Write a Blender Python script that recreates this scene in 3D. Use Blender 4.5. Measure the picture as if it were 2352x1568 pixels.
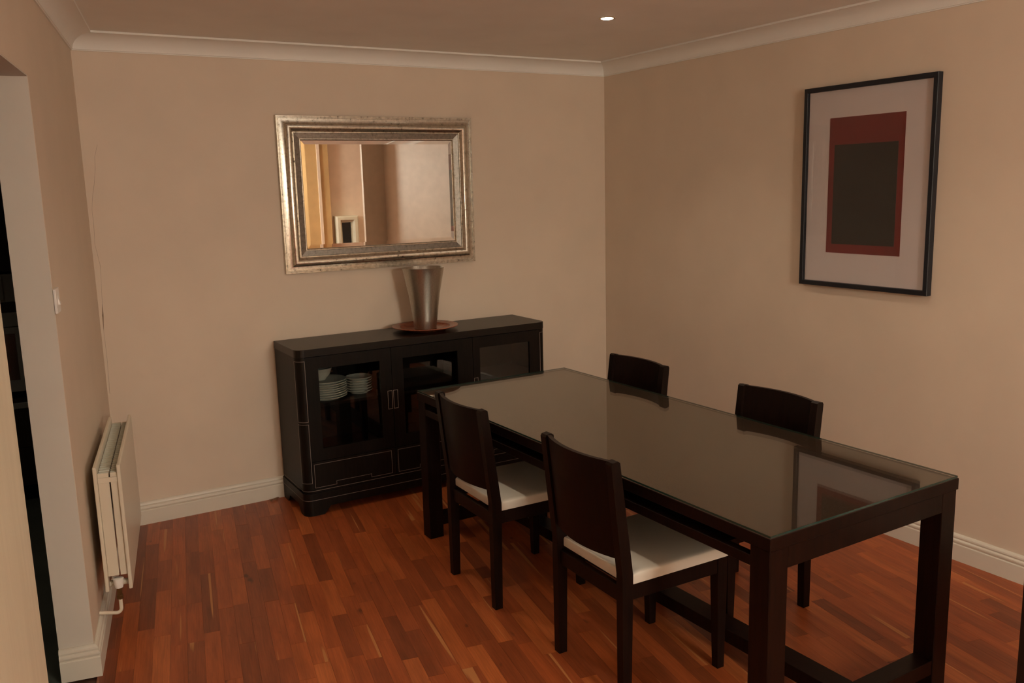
import bpy, bmesh, math, random
from mathutils import Matrix, Vector
random.seed(7)
for o in list(bpy.data.objects):
    bpy.data.objects.remove(o, do_unlink=True)
SC = bpy.context.scene
COL = SC.collection

# ------------------------------------------------------------------ camera
CAM_P = Vector((-3.7128, -4.9608, 1.7553))
YAW, PITCH, ROLL, FPX = 0.5342, -0.1737, -0.0265, 2018.2313
_f = Vector((math.sin(YAW) * math.cos(PITCH), math.cos(YAW) * math.cos(PITCH), math.sin(PITCH)))
_r0 = Vector((math.cos(YAW), -math.sin(YAW), 0))
_u0 = _r0.cross(_f)
_r = _r0 * math.cos(ROLL) + _u0 * math.sin(ROLL)
_u = -_r0 * math.sin(ROLL) + _u0 * math.cos(ROLL)
cd = bpy.data.cameras.new('camera')
cd.sensor_width = 36.0
cd.lens = FPX / 2352.0 * 36.0
cd.clip_start = 0.02
cam = bpy.data.objects.new('camera', cd)
COL.objects.link(cam)
cam.matrix_world = Matrix(((_r.x, _u.x, -_f.x, CAM_P.x), (_r.y, _u.y, -_f.y, CAM_P.y), (_r.z, _u.z, -_f.z, CAM_P.z), (0, 0, 0, 1)))
SC.camera = cam

def to_px(P):
    d = Vector(P) - CAM_P
    z = d.dot(_f)
    if z < 0.05:
        return None
    return 1176 + FPX * d.dot(_r) / z, 784 - FPX * d.dot(_u) / z, z

# ------------------------------------------------------------------ world, exposure, downlight positions
w = bpy.data.worlds.new('world')
SC.world = w
w.use_nodes = True
w.node_tree.nodes['Background'].inputs[0].default_value = (0.02, 0.022, 0.03, 1)
w.node_tree.nodes['Background'].inputs[1].default_value = 0.15
vs = SC.view_settings
vs.view_transform = 'Standard'
vs.look = 'None'
vs.gamma = 1.0
vs.use_curve_mapping = False
vs.exposure = 0.0
LAMP_COL = (1.0, 0.83, 0.62)
FILL_COL_LIVING = (1.0, 0.72, 0.42)
LAMP_W = 17.0
FILL_W_LIVING = 34.0
FILL_L = 34.0
FILL_COL = (1.0, 0.97, 0.84)

# ------------------------------------------------------------------ room numbers
H = 2.557            # ceiling
ZC = 2.4737          # lower edge of the coving
WX = 3.251           # back wall length
PHI = -0.1808        # the left wall stands at a slight angle
D = Vector((math.sin(PHI), -math.cos(PHI), 0))
N = Vector((math.cos(PHI), math.sin(PHI), 0))
P0 = Vector((-WX, 0, 0))
ML = Matrix(((D.x, N.x, 0, P0.x), (D.y, N.y, 0, P0.y), (0, 0, 1, 0), (0, 0, 0, 1)))   # (along, out of the wall, up)
SJ, HD, SN = 1.5621, 2.1646, 2.5231     # opening in the left wall: far jamb, head, near jamb
TH = 0.118                               # its thickness
I4 = Matrix.Identity(4)

# ------------------------------------------------------------------ node helpers
def new_mat(name):
    m = bpy.data.materials.new(name)
    m.use_nodes = True
    nt = m.node_tree
    nt.nodes.clear()
    out = nt.nodes.new('ShaderNodeOutputMaterial')
    b = nt.nodes.new('ShaderNodeBsdfPrincipled')
    nt.links.new(b.outputs[0], out.inputs[0])
    return m, nt, b, out

def nd(nt, typ, **kw):
    n = nt.nodes.new(typ)
    for k, v in kw.items():
        setattr(n, k, v)
    return n

def mapping(nt, scale, coord='Object', rotz=0.0):
    tc = nd(nt, 'ShaderNodeTexCoord')
    mp = nd(nt, 'ShaderNodeMapping')
    mp.inputs['Scale'].default_value = scale
    mp.inputs['Rotation'].default_value = (0, 0, rotz)
    nt.links.new(tc.outputs[coord], mp.inputs['Vector'])
    return mp.outputs[0]

def noise(nt, vec, scale, detail=4, rough=0.5):
    n = nd(nt, 'ShaderNodeTexNoise')
    n.inputs['Scale'].default_value = scale
    n.inputs['Detail'].default_value = detail
    n.inputs['Roughness'].default_value = rough
    nt.links.new(vec, n.inputs['Vector'])
    return n.outputs[0]

def ramp(nt, fac, stops):
    r = nd(nt, 'ShaderNodeValToRGB')
    el = r.color_ramp.elements
    el[0].position, el[0].color = stops[0][0], (*stops[0][1], 1)
    el[1].position, el[1].color = stops[-1][0], (*stops[-1][1], 1)
    for p, c in stops[1:-1]:
        e = el.new(p)
        e.color = (*c, 1)
    nt.links.new(fac, r.inputs[0])
    return r.outputs[0]

def bump(nt, b, h, strength, dist):
    bp = nd(nt, 'ShaderNodeBump')
    bp.inputs['Strength'].default_value = strength
    bp.inputs['Distance'].default_value = dist
    nt.links.new(h, bp.inputs['Height'])
    nt.links.new(bp.outputs[0], b.inputs['Normal'])

def paint(name, col, rough=0.6, var=0.05, bscale=220, bstr=0.08):
    m, nt, b, out = new_mat(name)
    v = mapping(nt, (1, 1, 1))
    c = ramp(nt, noise(nt, v, 3.0, 3), [(0.3, tuple(x * (1 - var) for x in col)), (0.7, tuple(min(1, x * (1 + var)) for x in col))])
    nt.links.new(c, b.inputs['Base Color'])
    b.inputs['Roughness'].default_value = rough
    bump(nt, b, noise(nt, v, bscale, 2), bstr, 0.001)
    return m

def wood(name, c0, c1, axis=2, rough=0.35, scale=14.0, spec=0.4):
    m, nt, b, out = new_mat(name)
    s = [1.0, 1.0, 1.0]
    s[axis] = 0.06
    v = mapping(nt, tuple(s))
    g = noise(nt, v, scale * 6, 6, 0.6)
    nt.links.new(ramp(nt, g, [(0.35, c0), (0.65, c1)]), b.inputs['Base Color'])
    b.inputs['Roughness'].default_value = rough
    b.inputs['Specular IOR Level'].default_value = spec
    bump(nt, b, g, 0.08, 0.001)
    return m

def metal(name, col, rough, speck=None, bstr=0.0, brush=None):
    m, nt, b, out = new_mat(name)
    b.inputs['Metallic'].default_value = 1.0
    b.inputs['Roughness'].default_value = rough
    v = mapping(nt, (1, 1, 1))
    if speck:
        f1 = noise(nt, v, 55, 5, 0.7)
        c = ramp(nt, f1, [(0.30, speck), (0.40, tuple(0.75 * x for x in col)), (0.62, col)])
        nt.links.new(c, b.inputs['Base Color'])
        bump(nt, b, noise(nt, v, 90, 4), bstr, 0.002)
    elif brush:
        v2 = mapping(nt, brush)
        f1 = noise(nt, v2, 30, 4, 0.6)
        nt.links.new(ramp(nt, f1, [(0.3, tuple(0.7 * x for x in col)), (0.7, col)]), b.inputs['Base Color'])
        bump(nt, b, f1, bstr, 0.002)
    else:
        f1 = noise(nt, v, 20, 3)
        nt.links.new(ramp(nt, f1, [(0.3, tuple(0.92 * x for x in col)), (0.7, col)]), b.inputs['Base Color'])
    return m

def glass_mat(name, tint=(1, 1, 1), f0=0.04, rough=0.0):
    m = bpy.data.materials.new(name)
    m.use_nodes = True
    nt = m.node_tree
    nt.nodes.clear()
    out = nd(nt, 'ShaderNodeOutputMaterial')
    mix = nd(nt, 'ShaderNodeMixShader')
    tr = nd(nt, 'ShaderNodeBsdfTransparent')
    tr.inputs[0].default_value = (*tint, 1)
    gl = nd(nt, 'ShaderNodeBsdfGlossy')
    gl.inputs['Roughness'].default_value = rough
    lw = nd(nt, 'ShaderNodeLayerWeight')
    lw.inputs[0].default_value = 0.5
    pw = nd(nt, 'ShaderNodeMath', operation='POWER')
    pw.inputs[1].default_value = 5.0
    nt.links.new(lw.outputs['Facing'], pw.inputs[0])
    ma = nd(nt, 'ShaderNodeMath', operation='MULTIPLY_ADD')
    ma.inputs[1].default_value = 1 - f0
    ma.inputs[2].default_value = f0
    nt.links.new(pw.outputs[0], ma.inputs[0])
    nt.links.new(ma.outputs[0], mix.inputs[0])
    nt.links.new(tr.outputs[0], mix.inputs[1])
    nt.links.new(gl.outputs[0], mix.inputs[2])
    nt.links.new(mix.outputs[0], out.inputs[0])
    return m

def emitter(name, col, strength):
    m = bpy.data.materials.new(name)
    m.use_nodes = True
    nt = m.node_tree
    nt.nodes.clear()
    out = nd(nt, 'ShaderNodeOutputMaterial')
    e = nd(nt, 'ShaderNodeEmission')
    e.inputs[0].default_value = (*col, 1)
    e.inputs[1].default_value = strength
    nt.links.new(e.outputs[0], out.inputs[0])
    return m

def plank_mat():
    m, nt, b, out = new_mat('cherry_parquet')
    geo = nd(nt, 'ShaderNodeNewGeometry')
    rot = nd(nt, 'ShaderNodeVectorRotate', rotation_type='Z_AXIS')
    rot.inputs['Angle'].default_value = -(PHI - math.pi / 2)
    nt.links.new(geo.outputs['Position'], rot.inputs['Vector'])
    a1 = nd(nt, 'ShaderNodeAttribute', attribute_type='OBJECT', attribute_name='tone')
    a2 = nd(nt, 'ShaderNodeAttribute', attribute_type='GEOMETRY', attribute_name='tone')
    tone = nd(nt, 'ShaderNodeMath', operation='ADD')
    nt.links.new(a1.outputs['Fac'], tone.inputs[0])
    nt.links.new(a2.outputs['Fac'], tone.inputs[1])
    tone = tone.outputs[0]
    off = nd(nt, 'ShaderNodeMath', operation='MULTIPLY')
    off.inputs[1].default_value = 53.0
    nt.links.new(tone, off.inputs[0])
    comb = nd(nt, 'ShaderNodeCombineXYZ')
    for i in range(3):
        nt.links.new(off.outputs[0], comb.inputs[i])
    add = nd(nt, 'ShaderNodeVectorMath', operation='ADD')
    nt.links.new(rot.outputs[0], add.inputs[0])
    nt.links.new(comb.outputs[0], add.inputs[1])
    def mp(scale):
        q = nd(nt, 'ShaderNodeVectorMath', operation='MULTIPLY')
        q.inputs[1].default_value = scale
        nt.links.new(add.outputs[0], q.inputs[0])
        return q.outputs[0]
    base = ramp(nt, tone, [(0.0, (0.225, 0.056, 0.019)), (0.3, (0.32, 0.076, 0.0235)), (0.55, (0.375, 0.087, 0.0245)), (0.8, (0.42, 0.104, 0.0285)), (1.0, (0.49, 0.135, 0.038))])
    def mixc(fac, a, bcol, blend='MIX'):
        q = nd(nt, 'ShaderNodeMix', data_type='RGBA', blend_type=blend)
        if isinstance(fac, float):
            q.inputs[0].default_value = fac
        else:
            nt.links.new(fac, q.inputs[0])
        nt.links.new(a, q.inputs[6])
        if isinstance(bcol, tuple):
            q.inputs[7].default_value = (*bcol, 1)
        else:
            nt.links.new(bcol, q.inputs[7])
        return q.outputs[2]
    fine = noise(nt, mp((2.2, 60, 1)), 3.0, 6, 0.65)
    c = mixc(0.5, base, ramp(nt, fine, [(0.3, (0.55, 0.5, 0.48)), (0.7, (1.25, 1.25, 1.25))]), 'MULTIPLY')
    broad = noise(nt, mp((1.2, 9, 1)), 2.6, 4, 0.6)
    c = mixc(0.62, c, ramp(nt, broad, [(0.3, (0.6, 0.58, 0.56)), (0.65, (1.15, 1.15, 1.15))]), 'MULTIPLY')
    # pale sapwood streaks along some strips
    sap = noise(nt, mp((0.42, 17, 1)), 1.9, 1, 0.4)
    c = mixc(ramp(nt, sap, [(0.695, (0, 0, 0)), (0.715, (0.8, 0.8, 0.8))]), c, (0.52, 0.22, 0.075))
    # dark knots
    kn = noise(nt, mp((7, 13, 1)), 1.5, 1, 0.4)
    c = mixc(ramp(nt, kn, [(0.76, (0, 0, 0)), (0.84, (0.7, 0.7, 0.7))]), c, (0.035, 0.012, 0.006))
    nt.links.new(c, b.inputs['Base Color'])
    b.inputs['Roughness'].default_value = 0.38
    b.inputs['Specular IOR Level'].default_value = 0.35
    bump(nt, b, fine, 0.05, 0.001)
    return m

M = {}
M['wall'] = paint('magnolia_wall_paint', (0.74, 0.61, 0.485), 0.55, 0.03)
M['wallwhite'] = paint('off_white_reveal_paint', (0.70, 0.64, 0.56), 0.55, 0.03)
M['ceil'] = paint('ceiling_paint', (0.90, 0.87, 0.82), 0.7, 0.03)
M['trim'] = paint('trim_gloss_paint', (0.74, 0.68, 0.58), 0.35, 0.03)
M['cove'] = paint('coving_paint', (0.88, 0.86, 0.81), 0.6, 0.02)
M['casing'] = wood('cream_brushed_gloss', (0.78, 0.70, 0.53), (0.84, 0.76, 0.58), 2, 0.4, 6)
M['ochre'] = paint('ochre_wall_paint', (0.55, 0.36, 0.16), 0.6, 0.05)
M['plank'] = plank_mat()
M['sub'] = paint('floor_joint_dark', (0.07, 0.024, 0.010), 0.8, 0.1)
M['tile'] = paint('kitchen_tile', (0.10, 0.11, 0.09), 0.4, 0.2)
M['wood'] = wood('espresso_wood', (0.0045, 0.0030, 0.0020), (0.009, 0.0052, 0.0032), 2, 0.42, spec=0.17)
M['woodx'] = wood('espresso_wood_lengthways', (0.0065, 0.0042, 0.0028), (0.013, 0.0075, 0.0046), 0, 0.34, spec=0.3)
M['woody'] = wood('espresso_wood_tabletop', (0.036, 0.017, 0.010), (0.058, 0.027, 0.015), 1, 0.4)
M['woodred'] = wood('wenge_table_wood', (0.0062, 0.0024, 0.0015), (0.0125, 0.0042, 0.0024), 2, 0.40, spec=0.15)
M['chairwood'] = wood('wenge_chair_wood', (0.0055, 0.0026, 0.0017), (0.0115, 0.0045, 0.0026), 2, 0.40, spec=0.16)
M['inlay'] = paint('pale_inlay_line', (0.24, 0.19, 0.16), 0.5, 0.1)
M['seat'] = paint('off_white_leather', (0.74, 0.69, 0.60), 0.45, 0.04, 120, 0.1)
M['silver'] = metal('silver_leaf_moulding', (0.74, 0.69, 0.60), 0.27, (0.10, 0.07, 0.05), 0.12)
M['silverdark'] = metal('pewter_inner_band', (0.30, 0.27, 0.235), 0.38, (0.09, 0.07, 0.055), 0.15)
M['mirror'] = metal('mirror_silvering', (0.90, 0.89, 0.86), 0.004)
M['vase'] = metal('hammered_aluminium', (0.58, 0.54, 0.47), 0.30, None, 0.25, (14, 14, 0.8))
M['redwood'] = wood('red_brown_lacquer', (0.20, 0.050, 0.022), (0.30, 0.085, 0.035), 0, 0.25, 10)
M['glass'] = glass_mat('cabinet_glass', (0.84, 0.85, 0.83), 0.05)
M['tglass'] = glass_mat('table_glass', (0.95, 0.97, 0.95), 0.07)
M['pglass'] = glass_mat('picture_glass', (1, 1, 1), 0.03)
M['gedge'] = paint('green_glass_edge', (0.02, 0.045, 0.036), 0.15, 0.05)
M['radiator'] = paint('radiator_enamel', (0.74, 0.66, 0.53), 0.32, 0.02)
M['plastic'] = paint('white_plastic', (0.90, 0.88, 0.84), 0.35, 0.02)
M['grille'] = paint('radiator_grille_enamel', (0.60, 0.60, 0.52), 0.4, 0.03)
M['brass'] = metal('dull_brass', (0.20, 0.12, 0.05), 0.45)
M['frameblack'] = paint('navy_black_frame', (0.006, 0.008, 0.013), 0.5, 0.05)
M['mount'] = paint('picture_mount_card', (0.66, 0.585, 0.57), 0.8, 0.01)
M['printred'] = paint('dark_red_print', (0.160, 0.013, 0.011), 0.7, 0.12)
M['printdark'] = paint('brown_black_print', (0.014, 0.0115, 0.0075), 0.7, 0.15)
M['china'] = paint('white_china', (0.80, 0.80, 0.74), 0.25, 0.02)
M['steel'] = paint('grey_oven_steel', (0.34, 0.345, 0.33), 0.45, 0.05)
M['blackglass'] = paint('black_oven_glass', (0.004, 0.004, 0.004), 0.12, 0.0)
M['kitchenunit'] = wood('dark_kitchen_unit', (0.020, 0.010, 0.007), (0.032, 0.016, 0.010), 2, 0.45)
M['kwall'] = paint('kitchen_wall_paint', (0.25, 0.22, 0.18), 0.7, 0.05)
M['lamp'] = emitter('lit_lamp', (1.0, 0.90, 0.72), 22.0)
M['fill_globe'] = emitter('fill_globe_glow', FILL_COL, FILL_L)
M['bezel'] = metal('brass_bezel', (0.72, 0.60, 0.42), 0.3)
M['scrap'] = paint('brown_scrap', (0.36, 0.19, 0.10), 0.8, 0.2)
M['crack'] = paint('plaster_crack', (0.34, 0.24, 0.17), 0.9, 0.1)
M['paleframe'] = paint('pale_moulded_frame', (0.60, 0.58, 0.47), 0.45, 0.03)
M['darkpanel'] = paint('blue_black_panel', (0.012, 0.016, 0.02), 0.25, 0.1)

# ------------------------------------------------------------------ mesh helpers
PM = {}     # object name -> world matrix, for building children in world coordinates

def obj(name, bm, mat, parent=None, matrix=None, world=False, smooth=False):
    """one mesh object; world=True: the verts are world coordinates and get moved into the parent's frame"""
    base = PM[parent.name] if parent is not None else I4
    if world and parent is not None:
        bm.transform(base.inverted())
    bmesh.ops.recalc_face_normals(bm, faces=bm.faces[:])
    me = bpy.data.meshes.new(name)
    bm.to_mesh(me)
    bm.free()
    mats = mat if isinstance(mat, (list, tuple)) else [mat]
    for q in mats:
        me.materials.append(M[q])
    if smooth:
        for pg in me.polygons:
            pg.use_smooth = True
        try:
            me.set_sharp_from_angle(angle=math.radians(35))
        except Exception:
            pass
    o = bpy.data.objects.new(name, me)
    COL.objects.link(o)
    if parent is not None:
        o.parent = parent
    m = matrix if matrix is not None else I4
    o.matrix_basis = m
    PM[o.name] = base @ m
    return o

def thing(name, label, cat, matrix, group=None):
    o = bpy.data.objects.new(name, None)
    o.empty_display_size = 0.1
    COL.objects.link(o)
    o.matrix_world = matrix
    PM[o.name] = matrix
    tag(o, label, cat, group)
    return o

def tag(o, label, cat, group=None):
    o['label'] = label
    o['category'] = cat
    if group:
        o['group'] = group
    return o

def struct(name, bm, mat, parent=None, label=None, **kw):
    o = obj(name, bm, mat, parent, **kw)
    if parent is None:
        o['kind'] = 'structure'
        o['category'] = name.split('_')[0]
        if label:
            o['label'] = label
    return o

def B():
    return bmesh.new()

def box(bm, x0, x1, y0, y1, z0, z1, bev=0.0, seg=1):
    r = bmesh.ops.create_cube(bm, size=1.0)
    vs_ = r['verts']
    bmesh.ops.scale(bm, vec=(abs(x1 - x0), abs(y1 - y0), abs(z1 - z0)), verts=vs_)
    bmesh.ops.translate(bm, vec=((x0 + x1) / 2, (y0 + y1) / 2, (z0 + z1) / 2), verts=vs_)
    if bev > 0:
        es = list({e for v in vs_ for e in v.link_edges})
        bmesh.ops.bevel(bm, geom=es, offset=bev, segments=seg, affect='EDGES', profile=0.5)
    return bm

def prism(bm, pts, axis, a, b):
    """2-D polygon extruded along an axis; pts are the two other coordinates in x,y,z order"""
    def v3(p, t):
        if axis == 0:
            return (t, p[0], p[1])
        if axis == 1:
            return (p[0], t, p[1])
        return (p[0], p[1], t)
    A = [bm.verts.new(v3(p, a)) for p in pts]
    C = [bm.verts.new(v3(p, b)) for p in pts]
    n = len(pts)
    bm.faces.new(A)
    bm.faces.new(C[::-1])
    for i in range(n):
        bm.faces.new((A[i], A[(i + 1) % n], C[(i + 1) % n], C[i]))
    return bm

def lathe(bm, prof, seg=48, cx=0, cy=0):
    rings = []
    for r, z in prof:
        if r < 1e-6:
            rings.append([bm.verts.new((cx, cy, z))])
        else:
            rings.append([bm.verts.new((cx + r * math.cos(2 * math.pi * i / seg), cy + r * math.sin(2 * math.pi * i / seg), z)) for i in range(seg)])
    for a, b in zip(rings, rings[1:]):
        for i in range(seg):
            j = (i + 1) % seg
            if len(a) == 1 and len(b) == 1:
                continue
            if len(a) == 1:
                bm.faces.new((a[0], b[i], b[j]))
            elif len(b) == 1:
                bm.faces.new((a[i], a[j], b[0]))
            else:
                bm.faces.new((a[i], a[j], b[j], b[i]))
    return bm

def tube(bm, pts, r, seg=12):
    pts = [Vector(p) for p in pts]
    rings = []
    up = None
    for i, p in enumerate(pts):
        t = (pts[min(i + 1, len(pts) - 1)] - pts[max(i - 1, 0)]).normalized()
        if up is None:
            up = t.orthogonal().normalized()
        up = (up - t * up.dot(t)).normalized()
        s = t.cross(up)
        rr = r[i] if isinstance(r, (list, tuple)) else r
        rings.append([bm.verts.new(p + (up * math.cos(2 * math.pi * k / seg) + s * math.sin(2 * math.pi * k / seg)) * rr) for k in range(seg)])
    for a, b in zip(rings, rings[1:]):
        for k in range(seg):
            bm.faces.new((a[k], a[(k + 1) % seg], b[(k + 1) % seg], b[k]))
    bm.faces.new(rings[0][::-1])
    bm.faces.new(rings[-1])
    return bm

def ring_frame(bm, x0, x1, z0, z1, prof, place, close_back=True):
    """mitred moulding round a rectangle; prof = [(inset from the outer edge, projection)], place(x, z, projection) -> xyz"""
    rings = []
    for d, h in prof:
        rings.append([bm.verts.new(place(a, b, h)) for a, b in ((x0 + d, z0 + d), (x1 - d, z0 + d), (x1 - d, z1 - d), (x0 + d, z1 - d))])
    seq = list(zip(rings, rings[1:]))
    if close_back:
        seq.append((rings[-1], rings[0]))
    for a, b in seq:
        for i in range(4):
            j = (i + 1) % 4
            bm.faces.new((a[i], a[j], b[j], b[i]))
    return bm

def sweep(bm, path, prof, ins):
    """profile (out, up) swept along a plan path with mitres; ins = +1/-1: side of the path the profile stands out to"""
    path = [Vector((p[0], p[1])) for p in path]
    rings = []
    for i, p in enumerate(path):
        ns = []
        if i > 0:
            t = (p - path[i - 1]).normalized()
            ns.append(Vector((-t.y, t.x)) * ins)
        if i < len(path) - 1:
            t = (path[i + 1] - p).normalized()
            ns.append(Vector((-t.y, t.x)) * ins)
        if len(ns) == 2:
            n = (ns[0] + ns[1]).normalized()
            n = n / max(0.2, n.dot(ns[0]))
        else:
            n = ns[0]
        rings.append([bm.verts.new((p.x + n.x * d, p.y + n.y * d, z)) for d, z in prof])
    m = len(prof)
    for a, b in zip(rings, rings[1:]):
        for k in range(m):
            bm.faces.new((a[k], a[(k + 1) % m], b[(k + 1) % m], b[k]))
    bm.faces.new(rings[0][::-1])
    bm.faces.new(rings[-1])
    return bm

def LWP(s, o, z=0.0):
    return P0 + D * s + N * o + Vector((0, 0, z))

T = Matrix.Translation
RZ = lambda a: Matrix.Rotation(a, 4, 'Z')

# ================================================================== STRUCTURE
NIB_Y, NIB_X = -4.20, -0.245
NIB_T = 0.05
# back wall
bm = B()
box(bm, -WX - 0.10, 0.14, 0.0, 0.14, 0, H)
wall_back = struct('wall_back', bm, 'wall', label='cream painted back wall behind the sideboard')
# plaster crack beside the corner: thin irregular sunk line with two chips
bm = B()
cr = [(-3.176, 2.02), (-3.193, 1.961), (-3.197, 1.90), (-3.201, 1.875), (-3.212, 1.81), (-3.220, 1.778), (-3.232, 1.70), (-3.231, 1.62), (-3.236, 1.527), (-3.221, 1.414), (-3.224, 1.35), (-3.227, 1.291), (-3.231, 1.22), (-3.234, 1.156), (-3.238, 1.077), (-3.236, 0.939), (-3.241, 0.742)]
pv = None
for i, (x, z) in enumerate(cr):
    ww = 0.0004 + 0.0005 * random.random() + (0.0030 if abs(z - 1.156) < 0.01 else 0.0)
    a, b2 = bm.verts.new((x - ww, -0.0006, z)), bm.verts.new((x + ww, -0.0006, z))
    if pv:
        bm.faces.new((pv[0], pv[1], b2, a))
    pv = (a, b2)
obj('plaster_crack', bm, 'crack', wall_back)
bm = B()
lathe(bm, [(0, 0.0012), (0.004, 0.0012), (0.0045, 0)], 8)
bm.transform(Matrix.LocRotScale(Vector((-3.235, 0.0, 1.156)), Matrix.Rotation(math.pi / 2, 3, 'X').to_quaternion(), Vector((0.8, 2.2, 1))))
obj('plaster_chip', bm, 'crack', wall_back)

# right wall
bm = B()
box(bm, 0.0, 0.14, NIB_Y - NIB_T, -0.0005, 0, H)
struct('wall_right', bm, 'wall', label='cream painted right wall with the framed print')
# short return wall at the right, in line with the opening to the room the photo is taken from
bm = B()
box(bm, NIB_X, -0.0005, NIB_Y - NIB_T, NIB_Y, 0, H)
struct('wall_return', bm, 'wall', label='short return wall at the right, seen brown in the mirror')
bm = B()
box(bm, 0.1405, 2.3, NIB_Y - NIB_T, NIB_Y, 0, H)
struct('wall_living_front', bm, 'wall')
# left wall with the kitchen opening (one connected sheet: outline with a doorway notch)
bm = B()
out2 = [(-1.3, 0), (SJ, 0), (SJ, HD), (SN, HD), (SN, 0), (8.5, 0), (8.5, H), (-1.3, H)]
prism(bm, out2, 1, -TH, 0.0)
struct('wall_left', bm, 'wall', matrix=ML, label='cream left wall with a doorway into the dark kitchen')
# painted reveal lining of that doorway (jamb faces are whiter than the wall)
bm = B()
prism(bm, [(SJ, 0.0), (SJ + 0.004, 0.0), (SJ + 0.004, HD - 0.004), (SN - 0.004, HD - 0.004), (SN - 0.004, 0.0), (SN, 0.0), (SN, HD), (SJ, HD)], 1, -TH + 0.0005, -0.0008)
struct('door_1', bm, 'wallwhite', matrix=ML, label='off-white plastered reveal of the kitchen doorway')
# cream gloss casing on the near side of the doorway
bm = B()
box(bm, SN + 0.0005, 3.6, 0.0003, 0.006, 0.0, HD + 0.08)
struct('trim_4', bm, 'casing', matrix=ML, label='cream gloss casing at the left edge of the picture')
# living room behind the camera
bm = B()
box(bm, -4.9, 2.3, -8.34, -8.2, 0, H)
struct('wall_living_far', bm, 'wall')
bm = B()
box(bm, 2.16, 2.3, -8.1995, NIB_Y - NIB_T - 0.0005, 0, H)
struct('wall_living_side', bm, 'wall')
bm = B()
box(bm, -0.9, 0.64, -8.1995, -8.09, 0, H)
struct('wall_pier', bm, 'ochre')
bm = B()
box(bm, 0.46, 0.50, -8.0895, -8.06, 0, H)
struct('trim_highlight', bm, 'wall')  # pale batten added in place of a vertical highlight on the pier
# ceiling
bm = B()
box(bm, -6.2, 2.3, -8.34, 2.0, H + 0.0005, H + 0.1)
struct('ceiling', bm, 'ceil', label='plain painted ceiling with a recessed downlight')
# kitchen shell
bm = B()
box(bm, -6.2, -3.0, 1.75, 1.9, 0, H)
struct('wall_kitchen_far', bm, 'kwall')
bm = B()
box(bm, -6.2, -6.05, -5.0, 1.7495, 0, H)
struct('wall_kitchen_side', bm, 'kwall')
bm = B()
box(bm, -6.0495, -4.5, -5.0, -4.85, 0, H)
struct('wall_kitchen_near', bm, 'kwall')

# coving: concave quarter with a small lip at wall and ceiling
cp = [(0.0, ZC), (0.006, ZC), (0.006, ZC + 0.004)]
for k in range(13):
    a = math.pi / 2 * k / 12
    cp.append((0.010 + 0.090 * (1 - math.cos(a)), ZC + 0.006 + (H - ZC - 0.016) * math.sin(a)))
cp += [(0.104, H - 0.010), (0.104, H), (0.0, H)]
e = 0.0004
left_at = lambda s: LWP(s, e)
bm = B()
sweep(bm, [(-WX + 0.0, -e), (-e, -e)], cp, -1)
# mitre both ends of the back coving
for v in bm.verts:
    d_ = -v.co.y - e
    if v.co.x > -1:
        v.co.x -= d_
    else:
        v.co.x += d_ * 0.99 - 0.18 * d_
struct('trim_1', bm, 'cove', label='white concave coving along the back wall', smooth=True)
bm = B()
sweep(bm, [(-e, -e), (-e, NIB_Y + e)], cp, -1)
for v in bm.verts:
    d_ = -v.co.x - e
    v.co.y += -d_ if v.co.y > -1 else d_
struct('trim_2', bm, 'cove', label='white concave coving along the right wall', smooth=True)
bm = B()
A0, A1 = LWP(0, e), LWP(7.6, e)
sweep(bm, [(A1.x, A1.y), (A0.x, A0.y)], cp, -1)
for v in bm.verts:
    q = v.co - P0
    s_, o_ = q.dot(D), q.dot(N)
    if s_ < 1:
        v.co = LWP(s_ + (o_ - e) * 0.82 + 0.0, o_, v.co.z)
struct('trim_3', bm, 'cove', label='painted coving along the left wall', smooth=True)

# baseboards
bp_ = [(0.0, 0.0), (0.020, 0.0), (0.020, 0.076), (0.0185, 0.0785), (0.015, 0.080), (0.0155, 0.083), (0.0185, 0.087), (0.0195, 0.092), (0.0185, 0.097), (0.0150, 0.1005), (0.0125, 0.1025), (0.0135, 0.105), (0.0150, 0.110), (0.0135, 0.116), (0.009, 0.1215), (0.004, 0.1244), (0.0, 0.1244)]
bm = B()
sweep(bm, [(-WX + 0.0235, -e), (-e, -e)], bp_, -1)
for v in bm.verts:
    d_ = -v.co.y - e
    if v.co.x > -1:
        v.co.x -= d_
struct('baseboard_back', bm, 'trim', label='moulded white skirting along the back wall')
bm = B()
sweep(bm, [(-e, -e), (-e, NIB_Y + e)], bp_, -1)
for v in bm.verts:
    if v.co.y > -1:
        v.co.y -= -v.co.x - e
struct('baseboard_right', bm, 'trim', label='moulded white skirting along the right wall')
bm = B()
pth = [LWP(SJ + 0.0045, -TH - 0.0), LWP(SJ + 0.0045, e), LWP(0.0008, e)]
sweep(bm, [(q.x, q.y) for q in pth], bp_, -1)
struct('baseboard_left', bm, 'trim', label='chipped white skirting wrapping the doorway jamb below the radiator')
bm = B()
pth = [LWP(7.6, e), LWP(3.601, e)]
sweep(bm, [(q.x, q.y) for q in pth], bp_, -1)
struct('baseboard_near', bm, 'trim')

# ------------------------------------------------------------------ floor with parquet strips
bm = B()
box(bm, -4.95, 2.3, -8.34, 0.14, -0.10, -0.0075)
floor = struct('floor', bm, 'sub', label='reddish cherry strip parquet floor')
bm = B()
prism(bm, [(p.x, p.y) for p in (LWP(-1.3, -TH), LWP(6.0, -TH), Vector((-6.05, -5.9, 0)), Vector((-6.05, 1.75, 0)), Vector((-3.0, 1.75, 0)))], 2, -0.10, -0.004)
struct('floor_kitchen', bm, 'tile', label='dark kitchen floor beyond the doorway')

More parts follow.
